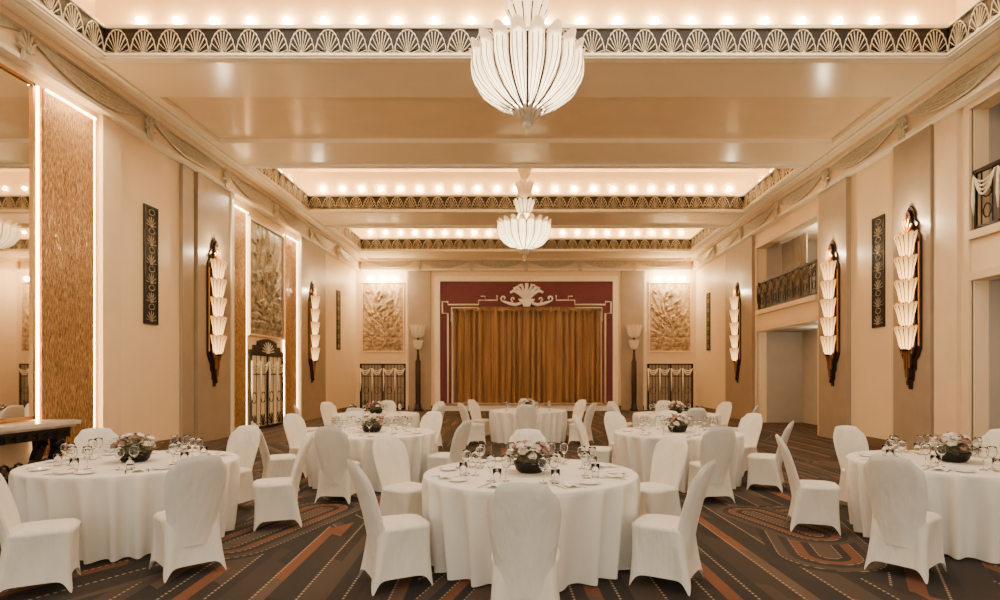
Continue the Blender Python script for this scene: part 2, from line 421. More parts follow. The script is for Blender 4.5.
for i in range(7):
    t=-1.05+2.1*i/6; L1=0.86-0.10*abs(t)
    pts=[(0.03*sin(t)+0.0,5.0),(L1*0.5*sin(t)*0.9,5.0+L1*0.5*cos(t*0.7)),(L1*0.85*sin(t),5.0+L1*0.9*cos(t*0.8)),(L1*1.0*sin(t)+0.10*(1 if t>0.1 else (-1 if t<-0.1 else 0)),5.0+L1*0.86*cos(t*0.95))]
    mb.tube([PB(a,b,0.06) for a,b in pts],[0.05,0.075,0.085,0.05],8)
mb.prism([(-0.14,4.72),(0.14,4.72),(0.20,4.86),(0.34,4.98),(0.38,5.06),(-0.38,5.06),(-0.34,4.98),(-0.20,4.86)],PB,0,0.14)
for sx in (-1,1):
    mb.tube([PB(sx*x,z,0.05) for x,z in [(0.25,4.88),(0.5,4.80),(0.8,4.86),(1.05,4.95)]],[0.06,0.08,0.07,0.05],8)
    mb.tube([PB(sx*(1.05+(0.16-0.017*i)*sin(i*0.75)),5.10-(0.15-0.016*i)*cos(i*0.75),0.05) for i in range(9)],0.045,6)
    mb.tube([PB(sx*(0.62+(0.12-0.013*i)*sin(i*0.75)),5.06-(0.12-0.013*i)*cos(i*0.75),0.05) for i in range(8)],0.035,6)
inst("stage_crest",[(None,mb.mesh("stage_crest",M_white))],(0,-0.06,0),0,"cream scrolled fountain crest above the stage curtain","wall ornament")
mb=MB(); mb.box(-3.9,3.95,26.75,D-0.05,0,0.24,0)
mb2=MB(); mb2.box(-3.95,4.0,26.7,D-0.05,0.24,0.3,0)
inst("stage_platform",[("stage_body",mb.mesh("stage_body",M_white)),("stage_top",mb2.mesh("stage_top",M_pil))],(0,0,0),0,"low white fronted stage platform below the curtain","stage")
mb=MB()
def cf(u,v):
    x=SX0+0.02+(SX1-SX0-0.04)*u
    ph=u*2*pi*23+1.6*sin(u*13)+1.1*sin(u*31+0.6)+0.35*sin(v*2+u*40)
    y=D+0.38-0.24*abs(sin(ph/2))**0.9*(1.15-0.2*v)*(0.75+0.25*sin(u*47))+0.018*sin(u*2*pi*83)
    return (x,y,SZ0+0.02+(SZ1-SZ0+0.2)*v)
mb.grid(cf,680,10); 
mb2=MB(); mb2.grid(lambda u,v:(SX0+0.02+(SX1-SX0-0.04)*u, D+0.07+0.02*sin(u*2*pi*40), SZ1-0.22+0.08*abs(sin(u*pi*12))*(1-v)+0.25*v),400,4)
inst("stage_curtain",[("drape",mb.mesh("drape",M_curt)),("pelmet",mb2.mesh("pelmet",M_curt))],(0,0,0),0,"gold brown pleated satin curtain closing the stage","curtain")

def place_wall(name,parts,side_,y,z,label,cat,group=None,off=0.0,x=0.0,scale=1.0):
    if side_=='L': return inst(name,parts,(-W+off,y,z),pi/2,label,cat,group,scale)
    if side_=='R': return inst(name,parts,(W-off,y,z),-pi/2,label,cat,group,scale)
    return inst(name,parts,(x,D-off,z),0,label,cat,group,scale)
PF=lambda u,z,d:(u,-d,z)
def gold(w,h):
    mb=MB(); mb.box(-w/2,w/2,-0.05,0,0,h)
    rg=random.Random(11)
    tab=[[rg.random() for _ in range(61)] for _ in range(61)]
    mb.grid(lambda u,v:(-w/2+0.02+(w-0.04)*u,-0.052-0.010*tab[int(v*60)][int(u*60)],0.02+(h-0.04)*v),60,60,0,True)
    return mb.mesh("gold_panel",M_gold)
def strip(h):
    mb=MB(); mb.box(-0.014,0.014,-0.035,0,0,h); return mb.mesh("light_strip",M_strip)
def strip_h(w):
    mb=MB(); mb.box(-w/2,w/2,-0.12,-0.08,0,0.03); return mb.mesh("light_strip",M_strip)
place_wall("wall_panel",[("panel_face",gold(1.15,5.9)),("light_strip",strip(5.9),(0.62,0,0)),("light_strip",strip(5.9),(-0.62,0,0)),("light_strip",strip_h(1.1),(0,0,5.86))],'L',10.18,0.3,"tall hammered gold panel edged with glowing light strips","wall panel")
for yy,ww in ((16.2,0.85),(19.8,0.95)):
    place_wall("wall_panel",[("panel_face",gold(ww,5.9)),("light_strip",strip(5.9),(ww/2+0.05,0,0)),("light_strip",strip(5.9),(-ww/2-0.05,0,0)),("light_strip",strip_h(ww*0.95),(0,0,5.86))],'L',yy,0.2,"narrow hammered gold panel beside the wall relief","wall panel")
mb=MB(); mb.box(-1.5,1.5,-0.03,0,0,5.2)
fr=MB()
fr.box(-1.55,-1.5,-0.06,0,-0.05,5.25);fr.box(1.5,1.55,-0.06,0,-0.05,5.25);fr.box(-1.55,1.55,-0.06,0,-0.05,0);fr.box(-1.55,1.55,-0.06,0,5.2,5.25)
mu=MB()
mu.box(-0.008,0.008,-0.04,-0.03,0,5.2)
place_wall("wall_mirror",[("mirror_glass",mb.mesh("mirror_glass",M_mirror)),("mirror_frame",fr.mesh("mirror_frame",M_brass)),("muntins",mu.mesh("muntins",M_brass))],'L',7.92,0.95,"tall wall mirror in a slim brass frame above a console","mirror")
# console
top=MB(); top.box(-0.95,0.95,-0.55,0,0.82,0.88); top.box(-0.9,0.9,-0.5,0,0.78,0.82)
apr=MB(); apr.box(-0.85,0.85,-0.45,-0.05,0.62,0.78)
for k in range(9): fan(apr,lambda u,z,d,k=k:(-0.76+0.19*k+u,-0.45-d,0.64+z),0.18,0.14,0,5,0,0.02,0.01)
for k in range(2):
    apr.tube([(0.85,-0.25+0.12*(1-i*0.08)*cos(i*0.7),0.55+0.10*(1-i*0.08)*sin(i*0.7)) for i in range(9)],0.022,6)
leg=MB()
leg.prism([(-0.11,0.64),(0.11,0.64),(0.10,0.52),(0.03,0.40),(-0.02,0.28),(0.04,0.17),(0.16,0.10),(0.16,0.0),(-0.12,0.0),(-0.14,0.16),(-0.16,0.30),(-0.10,0.44)],PF,-0.04,0.05)
leg.tube([(0.1+0.09*cos(i*0.7)*(1-i*0.08),-0.06,0.14+0.09*sin(i*0.7)*(1-i*0.08)) for i in range(9)],0.03,6)
leg.tube([(-0.04+0.10*cos(i*0.7)*(1-i*0.08),-0.06,0.50+0.10*sin(i*0.7)*(1-i*0.08)) for i in range(9)],0.03,6)
lm=leg.mesh("leg",M_black)
stc=MB(); stc.box(-0.8,0.8,-0.42,-0.06,0.08,0.13)
for k in range(6): stc.tube([(-0.6+0.24*k+0.09*cos(i*0.7)*(1-i*0.08),-0.43,0.24+0.1*sin(i*0.7)*(1-i*0.08)) for i in range(9)],0.02,6)
place_wall("console_table",[("marble_top",top.mesh("marble_top",M_marble)),("apron",apr.mesh("apron",M_black)),("stretcher",stc.mesh("stretcher",M_black)),("leg",lm,(-0.7,-0.38,0)),("leg",lm,(0.68,-0.38,0)),("leg",lm,(-0.7,-0.1,0)),("leg",lm,(0.68,-0.1,0))],'L',8.75,0,"black carved console table with a pale marble top below the mirror","console table",off=0.06)
def wgrille(w=0.46,h=2.45):
    a=MB(); a.box(-w/2,w/2,-0.02,0,0,h)
    b=MB(); t=0.03
    b.box(-w/2,-w/2+t,-0.035,-0.02,0,h);b.box(w/2-t,w/2,-0.035,-0.02,0,h);b.box(-w/2,w/2,-0.035,-0.02,0,t);b.box(-w/2,w/2,-0.035,-0.02,h-t,h)
    c=MB(); n=6; hh=(h-0.1)/n
    for i in range(n):
        fan(c,lambda u,z,d,i=i:(u,-0.02-d,0.06+i*hh+z*0.62),w*0.85,hh,0,7,0,0.012,0.03,0.6)
        c.tube([(0.12*sin(j*0.63)*(1-j*0.04),-0.03,0.06+i*hh+hh*0.78+0.06*cos(j*0.63)) for j in range(10)],0.009,5)
    return [("grille_panel",a.mesh("grille_panel",M_friezebg)),("grille_frame",b.mesh("grille_frame",M_black)),("scroll_ornament",c.mesh("scroll_ornament",M_pil))]
G=wgrille()
for s,y in (('L',12.45),('L',24.9),('R',13.25),('R',25.6)):
    place_wall("wall_grille",G,s,y,2.65,"narrow black decorative grille with bronze fan scrolls on the wall","wall grille","black wall grilles")
def relief(w,h,m,kind):
    mb=MB(); mb.box(-w/2,w/2,-0.03,0,0,h)
    def scales(x,z,s):
        row=int(floor(z/s))
        for rr in (row,row-1):
            off=0.5*s if rr%2 else 0.0
            cxx=(floor((x-off)/s)+0.5)*s+off
            dx=x-cxx; dz=z-rr*s; r=sqrt(dx*dx+dz*dz)
            if r<s*0.72 and dz>=0:
                a=atan2(dx,dz+1e-6)
                return (0.45+0.55*abs(cos(a*6)))*(1 if r>0.1*s else 0.2)*(0.6+0.4*(r/s))
        return 0
    rg=random.Random(5+kind)
    leaves=[]
    for i in range(46 if kind==0 else 40):
        zz=0.15+(h-0.5)*rg.random(); sg=rg.choice((-1,1))
        sx_=-0.1+0.28*sin(zz*2.2)
        leaves.append((sx_+sg*rg.uniform(0.08,w*0.42),zz,sg*rg.uniform(0.3,1.1),rg.uniform(0.10,0.17)))
    rings=[(rg.uniform(-w*0.35,w*0.35),rg.uniform(0.3,h-0.4),rg.uniform(0.10,0.2)) for _ in range(9)]
    def f(u,v):
        x=(u-0.5)*w; z=v*h
        hz=h*(0.34 if kind==0 else 0.28)+0.18*sin(x*3.1)
        if z>hz:
            px=0.3 if kind==0 else -0.4
            a=atan2(x-px,z-hz*0.8+0.15)
            d=0.30*max(0,sin(a*34))
        else: d=0.8*scales(x,z,0.22)
        st=abs(x+0.1-0.28*sin(z*2.2))
        if st<0.06: d=max(d,0.9-st*5)
        for lx,lz,ang,L in leaves:
            dx=x-lx; dz=z-lz
            if abs(dx)<L and abs(dz)<L:
                p=dx*cos(ang)+dz*sin(ang); q_=-dx*sin(ang)+dz*cos(ang)
                e=(p/L)**2+(q_/(L*0.38))**2
                if e<1: d=max(d,0.55+0.5*(1-e)-(0.25 if abs(q_)<0.012 else 0))
        for rx_,rz_,R in rings:
            r2=sqrt((x-rx_)**2+(z-rz_)**2)
            if r2<R: d=max(d,0.6+0.35*cos(atan2(z-rz_,x-rx_)*8)*r2/R+0.4*(1-r2/R))
        d=0.02+0.085*d
        d*=min(1,8*min(u,1-u,v,1-v)+0.1)
        return (x,-0.03-d,z)
    mb.grid(f,130,200)
    fr=MB(); t=0.06
    fr.box(-w/2-t,-w/2,-0.08,0,-t,h+t);fr.box(w/2,w/2+t,-0.08,0,-t,h+t);fr.box(-w/2,w/2,-0.08,0,-t,0);fr.box(-w/2,w/2,-0.08,0,h,h+t)
    return [("relief_panel",mb.mesh("relief_panel",m)),("relief_frame",fr.mesh("relief_frame",M_pil2))]
R1=relief(1.85,3.1,M_relief,0)
for x in (-6.55,6.6):
    place_wall("wall_relief",R1,'B',0,2.7,"carved beige plaster relief lit from above","wall relief","plaster reliefs beside the stage",x=x,off=0.0)
    for k in (-1,0,1):
        inst("light_bulb",[(None,ME_bulb)],(x+k*0.55,D-0.22,5.98),0,"small glowing bulb above the wall relief","light bulb","picture bulbs above the reliefs",1.8)
place_wall("wall_relief",relief(2.3,3.2,M_reliefd,1),'L',18.0,2.78,"large grey gold carved relief above the iron gate","wall relief")
def swg(mb,x0,x1,z,drop,y=-0.06,m=0,k=4,r=0.014):
    for q_ in range(k):
        dr=drop*(0.4+0.6*q_/(k-1)) if k>1 else drop
        mb.tube([(x0+(x1-x0)*i/10,y-0.01*sin(pi*i/10),z-dr*(1-(2*i/10-1)**2)) for i in range(11)],[r*(0.6+0.8*sin(pi*i/10)) for i in range(11)],5,m)
def gate(w,h,arch):
    a=MB(); t=0.06
    a.box(-w/2,-w/2+t,-0.06,0,0,h);a.box(w/2-t,w/2,-0.06,0,0,h);a.box(-0.03,0.03,-0.06,0,0,h);a.box(-w/2,w/2,-0.06,0,0,0.08);a.box(-w/2,w/2,-0.06,0,h-t,h)
    a.box(-w/2,w/2,-0.05,0,h*0.72,h*0.72+0.03)
    bars=MB(); n=8 if arch else 14
    bw=0.009 if arch else 0.012
    for i in range(n):
        x=-w/2+w*(i+0.5)/n; bars.box(x-bw,x+bw,-0.04,-0.03,0.08,h-t)
    for i in range(4):
        x=-w/2+w*(i+0.5)/4
        fan(bars,lambda u,z,d,x=x:(x+u,-0.03-d,0.1+z),w/4.4,0.4,0,7,0,0.01,0.03,0.6)
        bars.tube([(x+0.16*sin(j*0.63)*(1-j*0.03),-0.04,h*0.42+0.16*cos(j*0.63)) for j in range(11)],0.011,5)
    bk=MB(); bk.box(-w/2,w/2,-0.02,0,0,h)
    s=MB()
    for i in range(4):
        x0=-w/2+w*i/4+0.03; swg(s,x0,x0+w/4-0.06,h*0.9,h*0.14,-0.09,0,3,0.016)
        s.tube([(x0,-0.09,h*0.9),(x0+0.02,-0.09,h*0.6),(x0,-0.09,h*0.4)],[0.02,0.035,0.01],6)
    if arch:
        hf=[(w*0.5,h),(w*0.5,h+0.10),(w*0.40,h+0.10),(w*0.40,h+0.24),(w*0.28,h+0.24),(w*0.28,h+0.36),(w*0.16,h+0.42),(0,h+0.46)]
        a.prism(hf+[(-x,z) for x,z in reversed(hf[:-1])],PF,0.0,0.06)
        fan(s,lambda u,z,d:(u,-0.06-d,h+0.02+z),1.0,0.38,0,9,0,0.02,0.03,0.25)
    return [("gate_frame",a.mesh("gate_frame",M_black)),("gate_bars",bars.mesh("gate_bars",M_black)),("gate_backing",bk.mesh("gate_backing",M_pil if not arch else M_cream)),("swag_ornament",s.mesh("swag_ornament",M_cream))]
G2=gate(2.1,2.1,False)
for x in (-6.55,6.6): place_wall("iron_gate",G2,'B',0,0.02,"black iron gate with cream swags below the relief","gate","iron gates beside the stage",x=x)
place_wall("iron_gate",gate(2.3,2.2,True),'L',18.0,0.02,"black iron gate with stepped top and cream swags","gate")
def railing(w,h,mS):
    a=MB(); a.box(-w/2,w/2,-0.07,0.01,h-0.06,h); a.box(-w/2,w/2,-0.05,-0.01,0.04,0.08)
    n=int(w/0.5)
    for i in range(n+1):
        x=-w/2+0.02+(w-0.04)*i/n; a.box(x-0.02,x+0.02,-0.05,-0.01,0,h)
    b=MB()
    for i in range(n):
        x=-w/2+w*(i+0.5)/n
        for t in (-0.12,0.12): b.box(x+t-0.008,x+t+0.008,-0.04,-0.02,0.08,h-0.06)
        b.tube([(x+0.1*sin(j*0.7)*(1-j*0.03),-0.03,0.3+0.12*cos(j*0.7)) for j in range(10)],0.012,5)
        b.tube([(x+0.1*sin(j*0.7),-0.03,0.62+0.09*cos(j*0.7)) for j in range(10)],0.012,5)
    s=MB()
    for i in range(n):
        x0=-w/2+w*i/n+0.03; swg(s,x0,x0+w/n-0.06,h*0.9,h*0.35,-0.08)
        s.tube([(x0,-0.08,h*0.9),(x0,-0.085,h*0.5),(x0,-0.08,h*0.25)],[0.015,0.03,0.008],6)
    return [("handrail",a.mesh("handrail",M_black)),("balusters",b.mesh("balusters",M_black)),("swag_ornament",s.mesh("swag_ornament",mS))]
place_wall("balcony_railing",railing(4.9,1.05,M_cream),'R',8.0,4.1,"black iron balcony railing hung with cream swags","railing",off=-0.05)
place_wall("balcony_railing",railing(4.1,0.95,M_darkorn),'R',18.1,3.75,"black iron balcony railing with scrollwork","railing",off=-0.05)
mb=MB(); mb.grid(lambda u,v:(8.55+0.06*sin(u*2*pi*16)*(1-0.3*v),6.2+4.2*u,4.12+2.3*v),260,4)
inst("balcony_curtain",[(None,mb.mesh("balcony_curtain",M_drape))],(0,0,0),0,"grey pleated curtain behind the balcony railing","curtain")
mb=MB(); mb.grid(lambda u,v:(8.6+0.05*sin(u*2*pi*9),18.4+1.7*u,3.77+2.2*v),140,4)
inst("balcony_curtain",[(None,mb.mesh("balcony_curtain",M_drape))],(0,0,0),0,"grey pleated curtain at the balcony opening","curtain")

# sconces
def sconce():
    a=MB()
    half=[(0.04,0),(0.05,0.14),(0.10,0.18),(0.11,0.34),(0.17,0.40),(0.18,0.56),(0.25,0.64),(0.33,0.80),(0.33,2.90),(0.30,3.02),(0.24,3.10),(0.23,3.26),(0.16,3.34),(0.14,3.48),(0.07,3.60),(0.0,3.65)]
    sym=lambda h:h+[(-x,z) for x,z in reversed(h[:-1])]
    a.prism(sym(half),PF,0,0.04)
    half2=[(x*0.72,0.08+z*0.955) for x,z in half]
    a.prism(sym(half2),PF,0.04,0.09)
    b=MB()
    for x in (-0.30,0.30): b.box(x-0.014,x+0.014,-0.06,-0.04,0.85,2.88)
    for x in (-0.15,-0.075,0,0.075,0.15): b.box(x-0.010,x+0.010,-0.11,-0.09,0.16 if x==0 else (0.42 if abs(x)<.1 else 0.70),0.95)
    fan(b,lambda u,z,d:(u,-0.09-d,2.95+z),0.46,0.55,0,7,0,0.04,0.03,0.6)
    parts=[("backplate",a.mesh("backplate",M_bronze)),("gilt_ornament",b.mesh("gilt_ornament",M_brass))]
    prof=[(0.08,0),(0.15,0.03),(0.19,0.09),(0.21,0.17),(0.235,0.26),(0.275,0.35),(0.32,0.42)]
    YC=-0.085; K=0.62
    def shade(sc):
        s=MB()
        s.lathe([(r*sc,z+(1-sc)*0.1) for r,z in prof],112,(0,0,0),0,True,
            lambda r,z,A,j:(r*(0.88+0.14*abs(cos(A*7.0))), z+(0.05*abs(cos(A*7.0)) if j==6 else 0.02*abs(cos(A*7.0))*(j/6)**2)),pi,2*pi)
        s.v=[(x,YC+y*K,z) for x,y,z in s.v]
        return s
    s=shade(1.0); s2=shade(0.88); s.add(s2.v,s2.f,0,True)
    sm_=s.mesh("glass_shade",M_lampg)
    rb=MB()
    for i in range(7):
        A=pi+pi*(i+0.5)/7.0
        rb.tube([(r*0.90*cos(A),YC+K*r*0.91*sin(A),z) for r,z in prof],0.010,4)
    rb.lathe([(0.001,-0.04),(0.05,-0.025),(0.085,0.0),(0.07,0.02)],16,(0,YC-0.05,0))
    rbm=rb.mesh("shade_rib",M_bronze)
    for k in range(5):
        z=0.78+k*0.46
        parts+= [("glass_shade",sm_,(0,0,z)),("shade_rib",rbm,(0,0,z))]
    return parts
SC=sconce()
SCL=(('R',11.95),('R',15.0),('R',21.75),('L',14.75),('L',21.5))
for s,y in SCL:
    place_wall("wall_sconce",SC,s,y,1.32,"tall bronze wall sconce with tiers of lit fluted glass","wall lamp","tall fluted glass sconces",off=0.12)

def torch():
    b=MB(); b.lathe([(0.001,0),(0.2,0),(0.2,0.06),(0.14,0.1),(0.13,0.3),(0.001,0.3)],20)
    p=MB(); p.lathe([(0.11,0.3),(0.12,1.2),(0.12,2.2),(0.07,2.3),(0.05,2.6),(0.04,3.4)],16)
    def sh(r,z,A,j): return r*(0.93+0.12*abs(cos(A*7))), z+(0.05*abs(cos(A*7)) if j>=4 else 0)
    s=MB(); s.lathe([(0.08,3.28),(0.2,3.32),(0.27,3.42),(0.30,3.6),(0.36,3.80)],84,fn=sh)
    s2=MB(); s2.lathe([(0.05,2.75),(0.12,2.78),(0.17,2.86),(0.19,2.98),(0.23,3.12)],84,fn=sh)
    return [("lamp_base",b.mesh("lamp_base",M_black)),("lamp_pole",p.mesh("lamp_pole",M_bronze)),("lamp_shade",s.mesh("lamp_shade",M_torch)),("lamp_shade",s2.mesh("lamp_shade",M_torch))]
T=torch()
for x in (-4.85,4.85): inst("torchiere_lamp",T,(x,26.95,0),0,"dark column floor lamp with flared glass shades beside the stage","floor lamp","torchiere lamps beside the stage")

# chandeliers
def chandelier():
    NP=18
    prof=[(0.10,0.33),(0.24,0.365),(0.40,0.43),(0.54,0.52),(0.65,0.62),(0.725,0.73),(0.76,0.84),(0.765,0.93),(0.765,1.0),(0.79,1.05)]
    J=len(prof)-1
    def fl2(r,z,A,j):
        f=abs(cos(A*NP/2)); k=f**0.6
        b_=0.82 if j<J-1 else 0.80
        return r*(b_+(1-b_)*k), z+(0.14*f**0.8 if j==J else (0.08*f if j==J-1 else (0.03*f if j==J-2 else 0)))
    s=MB(); s.lathe(prof,NP*14,fn=fl2)
    inn=MB()
    def flute(r,z,A,j): 
        f=abs(cos(A*8)); return r*(0.9+0.1*f), z
    inn.lathe([(0.46,0.98),(0.44,1.05),(0.36,1.12),(0.27,1.2),(0.19,1.30),(0.16,1.40)],16*10,fn=flute)
    cr=MB(); 
    def fl3(r,z,A,j):
        f=abs(cos(A*6)); return r*(0.86+0.18*f), z+(0.09*f if j>=4 else 0)
    cr.lathe([(0.12,1.36),(0.17,1.40),(0.21,1.48),(0.24,1.58),(0.31,1.68)],120,fn=fl3)
    c2=MB(); c2.lathe([(0.07,1.85),(0.14,1.9),(0.19,2.0),(0.22,2.1),(0.28,2.2)],120,fn=fl3)
    c2.lathe([(0.05,2.35),(0.09,2.4),(0.14,2.48),(0.16,2.55),(0.21,2.64)],120,fn=fl3)
    ribs=MB()
    for i in range(NP):
        A=2*pi*(i+0.5)/NP
        ribs.tube([(r*0.855*cos(A),r*0.855*sin(A),z) for r,z in prof],0.018,5)
    ribs.lathe([(0.45,1.0),(0.58,0.98)],48)
    for i in range(12):
        A=2*pi*(i+0.5)/12
        ribs.tube([(r*0.88*cos(A),r*0.88*sin(A),z) for r,z in ((0.12,1.36),(0.17,1.40),(0.21,1.48),(0.24,1.58),(0.31,1.68))],0.010,5)
    rb2=MB()
    for i in range(NP*4):
        if i%4==2: continue
        A=2*pi*(i/4.0)/NP
        k=abs(cos(A*NP/2))**0.6
        rb2.tube([(r*(0.825+0.18*k)*cos(A),r*(0.825+0.18*k)*sin(A),z) for r,z in prof[1:-1]],0.006,4)
    st=MB(); st.lathe([(0.02,0.3),(0.02,3.38),(0.14,3.40),(0.16,3.46)],12)
    st.lathe([(0.001,1.33),(0.17,1.36),(0.1,1.42),(0.04,1.44)],20)
    fi=MB()
    fi.lathe([(0.001,0.0),(0.02,0.02),(0.035,0.05),(0.02,0.08),(0.03,0.10),(0.065,0.13),(0.06,0.16),(0.045,0.17),(0.06,0.19),(0.10,0.22),(0.10,0.25),(0.08,0.26),(0.11,0.29),(0.15,0.33),(0.13,0.37)],20)
    fi2=MB()
    for i in range(14):
        A=2*pi*i/14; fi2.tube([(0.09*cos(A),0.09*sin(A),0.2),(0.13*cos(A),0.13*sin(A),0.29),(0.20*cos(A),0.20*sin(A),0.37)],[0.006,0.018,0.022],5)
    return [("glass_bowl",s.mesh("glass_bowl",M_chang)),("glass_dome",inn.mesh("glass_dome",M_chang)),("glass_crown",cr.mesh("glass_crown",M_chang)),("glass_tier",c2.mesh("glass_tier",M_chang)),
            ("metal_ribs",ribs.mesh("metal_ribs",M_bronze)),("fine_ribs",rb2.mesh("fine_ribs",M_darkorn)),("stem",st.mesh("stem",M_silver)),("finial",fi.mesh("finial",M_silver)),("glass_spikes",fi2.mesh("glass_spikes",M_chang))]
CH=chandelier()
inst("chandelier",CH,(0.02,8.15,4.84),0,"large lit fluted glass petal chandelier hanging from a ceiling coffer","chandelier","glass petal chandeliers")
inst("chandelier",CH,(-0.05,17.2,4.84),0.1,"large lit fluted glass petal chandelier hanging from a ceiling coffer","chandelier","glass petal chandeliers")

# ---------------------------------------------------------------- tables & chairs
def table():
    mb=MB(); n=260; R=0.93
    fold=lambda A:0.5+0.5*sin(A*23+1.5*sin(A*3)+0.9*sin(A*7))
    prof=[(0.0005,0.75),(0.4,0.75),(R-0.03,0.75),(R-0.008,0.747),(R,0.738),(R+0.0,0.70),(R,0.6),(R,0.45),(R,0.3),(R,0.15),(R,0.015)]
    def fn(r,z,A,j):
        if j<5: return r,z
        t=(0.74-z)/0.725
        return r-0.125*t+0.13*t**0.5*(fold(A)**1.6-0.28), z
    mb.lathe(prof,n,fn=fn)
    tp=MB(); tp.lathe([(0.0005,0.70),(0.9,0.70),(0.9,0.742),(0.0005,0.742)],48,sm=False)
    return [("tablecloth",mb.mesh("tablecloth",M_cloth)),("tabletop",tp.mesh("tabletop",M_wood))]
TB=table()
TABLES=[(0.04,5.26),(-3.85,5.9),(4.2,5.9),(-2.3,8.95),(2.26,8.95),(0.05,14.5),(-3.3,13.2),(3.3,13.2)]
for i,(x,y) in enumerate(TABLES):
    inst("dining_table",TB,(x,y,0),i*0.7,"round banquet table under a floor length white tablecloth","table","round banquet tables")

def chair():
    s=MB(); N=72
    def per(ph,hx,hy,e=5.0):
        c,q=cos(ph),sin(ph)
        return hx*(1 if c>0 else -1)*abs(c)**(2/e), hy*(1 if q>0 else -1)*abs(q)**(2/e)
    rings=[]
    for f,z in ((0.02,0.485),(0.4,0.484),(0.75,0.479),(0.92,0.470)):
        rings.append([ (per(2*pi*i/N,0.215*f,0.215*f,4.0)[0],per(2*pi*i/N,0.215*f,0.215*f,4.0)[1],z) for i in range(N)])
    for t in (0,0.04,0.12,0.25,0.4,0.55,0.7,0.85,1.0):
        r=[]
        for i in range(N):
            ph=2*pi*i/N; k=abs(sin(2*ph))
            hx=0.218+0.03*t*t; hy=0.218+0.035*t*t
            x,y=per(ph,hx,hy,4.0+2.5*t)
            pin=1-0.19*(1-k**2)*sin(pi*0.5*min(1,t*1.1))
            x*=pin; y=y*pin-0.03*t
            hem=0.09*(1-k**6)
            z=0.452*(1-t)+hem*t
            r.append((x,y,z))
        rings.append(r)
    vs=[p for r in rings for p in r]
    fs=[(j*N+i,j*N+(i+1)%N,(j+1)*N+(i+1)%N,(j+1)*N+i) for j in range(len(rings)-1) for i in range(N)]
    fs.append(tuple(range(N)))
    s.add(vs,fs,0,True)
    b=MB()
    def sst(x,a,b_):
        t=min(1,max(0,(x-a)/(b_-a))); return t*t*(3-2*t)
    def mk(sgn):
        def f(u,v):
            a=2*u-1
            w=0.190+0.036*sst(v,0.25,0.84)-0.010*max(0,(v-0.88)/0.12)
            zt=0.972-0.035*a*a-0.040*sst(abs(a),0.62,0.84)-0.045*abs(a)**9
            z=0.24+(zt-0.24)*v
            th=0.036*max(0,1-abs(a)**8)**0.5*max(0,1-v**18)**0.5*(1-0.35*v)
            y=-0.19-0.19*((z-0.24)/0.72)**1.5+0.05*a*a+sgn*th
            return (a*w,y,z)
        return f
    b.grid(mk(1),44,26); b.grid(mk(-1),44,26)
    return [("seat",s.mesh("seat",M_chair)),("backrest",b.mesh("backrest",M_chair))]
CHR=chair()
CH_L=[
 (0,[(0.0,3.88),(-0.98,4.66),(1.06,4.66),(-1.20,6.1),(1.28,6.1),(0.02,6.62)]),
 (1,[(-2.80,4.95),(-2.68,6.4),(-3.62,4.5,-1.05),(-4.85,6.85),(-3.55,7.15)]),
 (2,[(3.12,4.92),(3.02,6.25),(4.02,7.1),(5.3,6.75)]),
 (3,[(-2.38,7.7),(-1.15,8.55),(-3.4,8.35),(-3.5,9.6),(-2.85,10.15),(-1.75,10.1)]),
 (4,[(2.35,7.7),(3.35,8.45),(1.12,9.3),(3.45,9.7),(2.45,10.25),(1.65,10.05)]),
 (5,[(0.02,13.2),(-1.2,13.9),(1.25,13.9),(-1.1,15.2),(1.15,15.2),(0.0,15.8)]),
 (6,[(-3.3,11.9),(-2.1,12.8),(-4.5,12.7),(-4.4,13.9),(-2.3,14.1),(-3.4,14.5)]),
 (7,[(3.3,11.9),(2.1,12.8),(4.5,12.7),(4.4,13.9),(2.3,14.1),(3.4,14.5)]),
]
for ti,lst in CH_L:
    tx,ty=TABLES[ti]
    for e in lst:
        x,y=e[:2]
        dx,dy=tx-x,ty-y
        d=sqrt(dx*dx+dy*dy)
        md=1.19
        if d<md: x,y=tx-dx/d*md,ty-dy/d*md
        rz=e[2] if len(e)>2 else atan2(-dx,dy)+random.uniform(-0.06,0.06)
        inst("dining_chair",CHR,(x,y,0),rz,"banquet chair in a white stretch cover at the round table","chair","white covered banquet chairs")

# tableware
g=MB(); g.lathe([(0.001,0.0),(0.034,0.002),(0.030,0.005),(0.005,0.012),(0.0035,0.05),(0.004,0.095),(0.018,0.105),(0.034,0.125),(0.040,0.155),(0.036,0.185),(0.033,0.205),(0.031,0.205),(0.034,0.185),(0.038,0.155),(0.032,0.128),(0.015,0.109),(0.001,0.107)],20)
ME_wg=g.mesh("wine_glass",M_glass)
g=MB(); g.lathe([(0.001,0.0),(0.03,0.0),(0.034,0.06),(0.036,0.11),(0.034,0.11),(0.031,0.05),(0.028,0.008),(0.001,0.008)],20)
ME_tum=g.mesh("water_glass",M_glass)
g=MB(); g.lathe([(0.001,0.004),(0.045,0.003),(0.05,0.0),(0.055,0.002),(0.082,0.014),(0.085,0.016),(0.08,0.018),(0.055,0.008),(0.001,0.007)],28)
ME_pl=g.mesh("side_plate",M_china)
g=MB(); g.box(-0.004,0.004,-0.1,0.02,0,0.004); g.prism([(-0.011,0.02),(0.011,0.02),(0.012,0.06),(-0.012,0.06)],lambda u,z,d:(u,z,d),0.001,0.004)
for k in range(4): g.box(-0.011+0.0065*k,-0.008+0.0065*k,0.06,0.105,0.001,0.004)
ME_fork=g.mesh("fork",M_steel)
g=MB(); g.box(-0.006,0.006,-0.11,0.0,0,0.006); g.prism([(-0.006,0),(0.009,0),(0.010,0.09),(0.004,0.12),(-0.006,0.125)],lambda u,z,d:(u,z,d),0.001,0.003)
ME_kn=g.mesh("knife",M_steel)
g=MB()
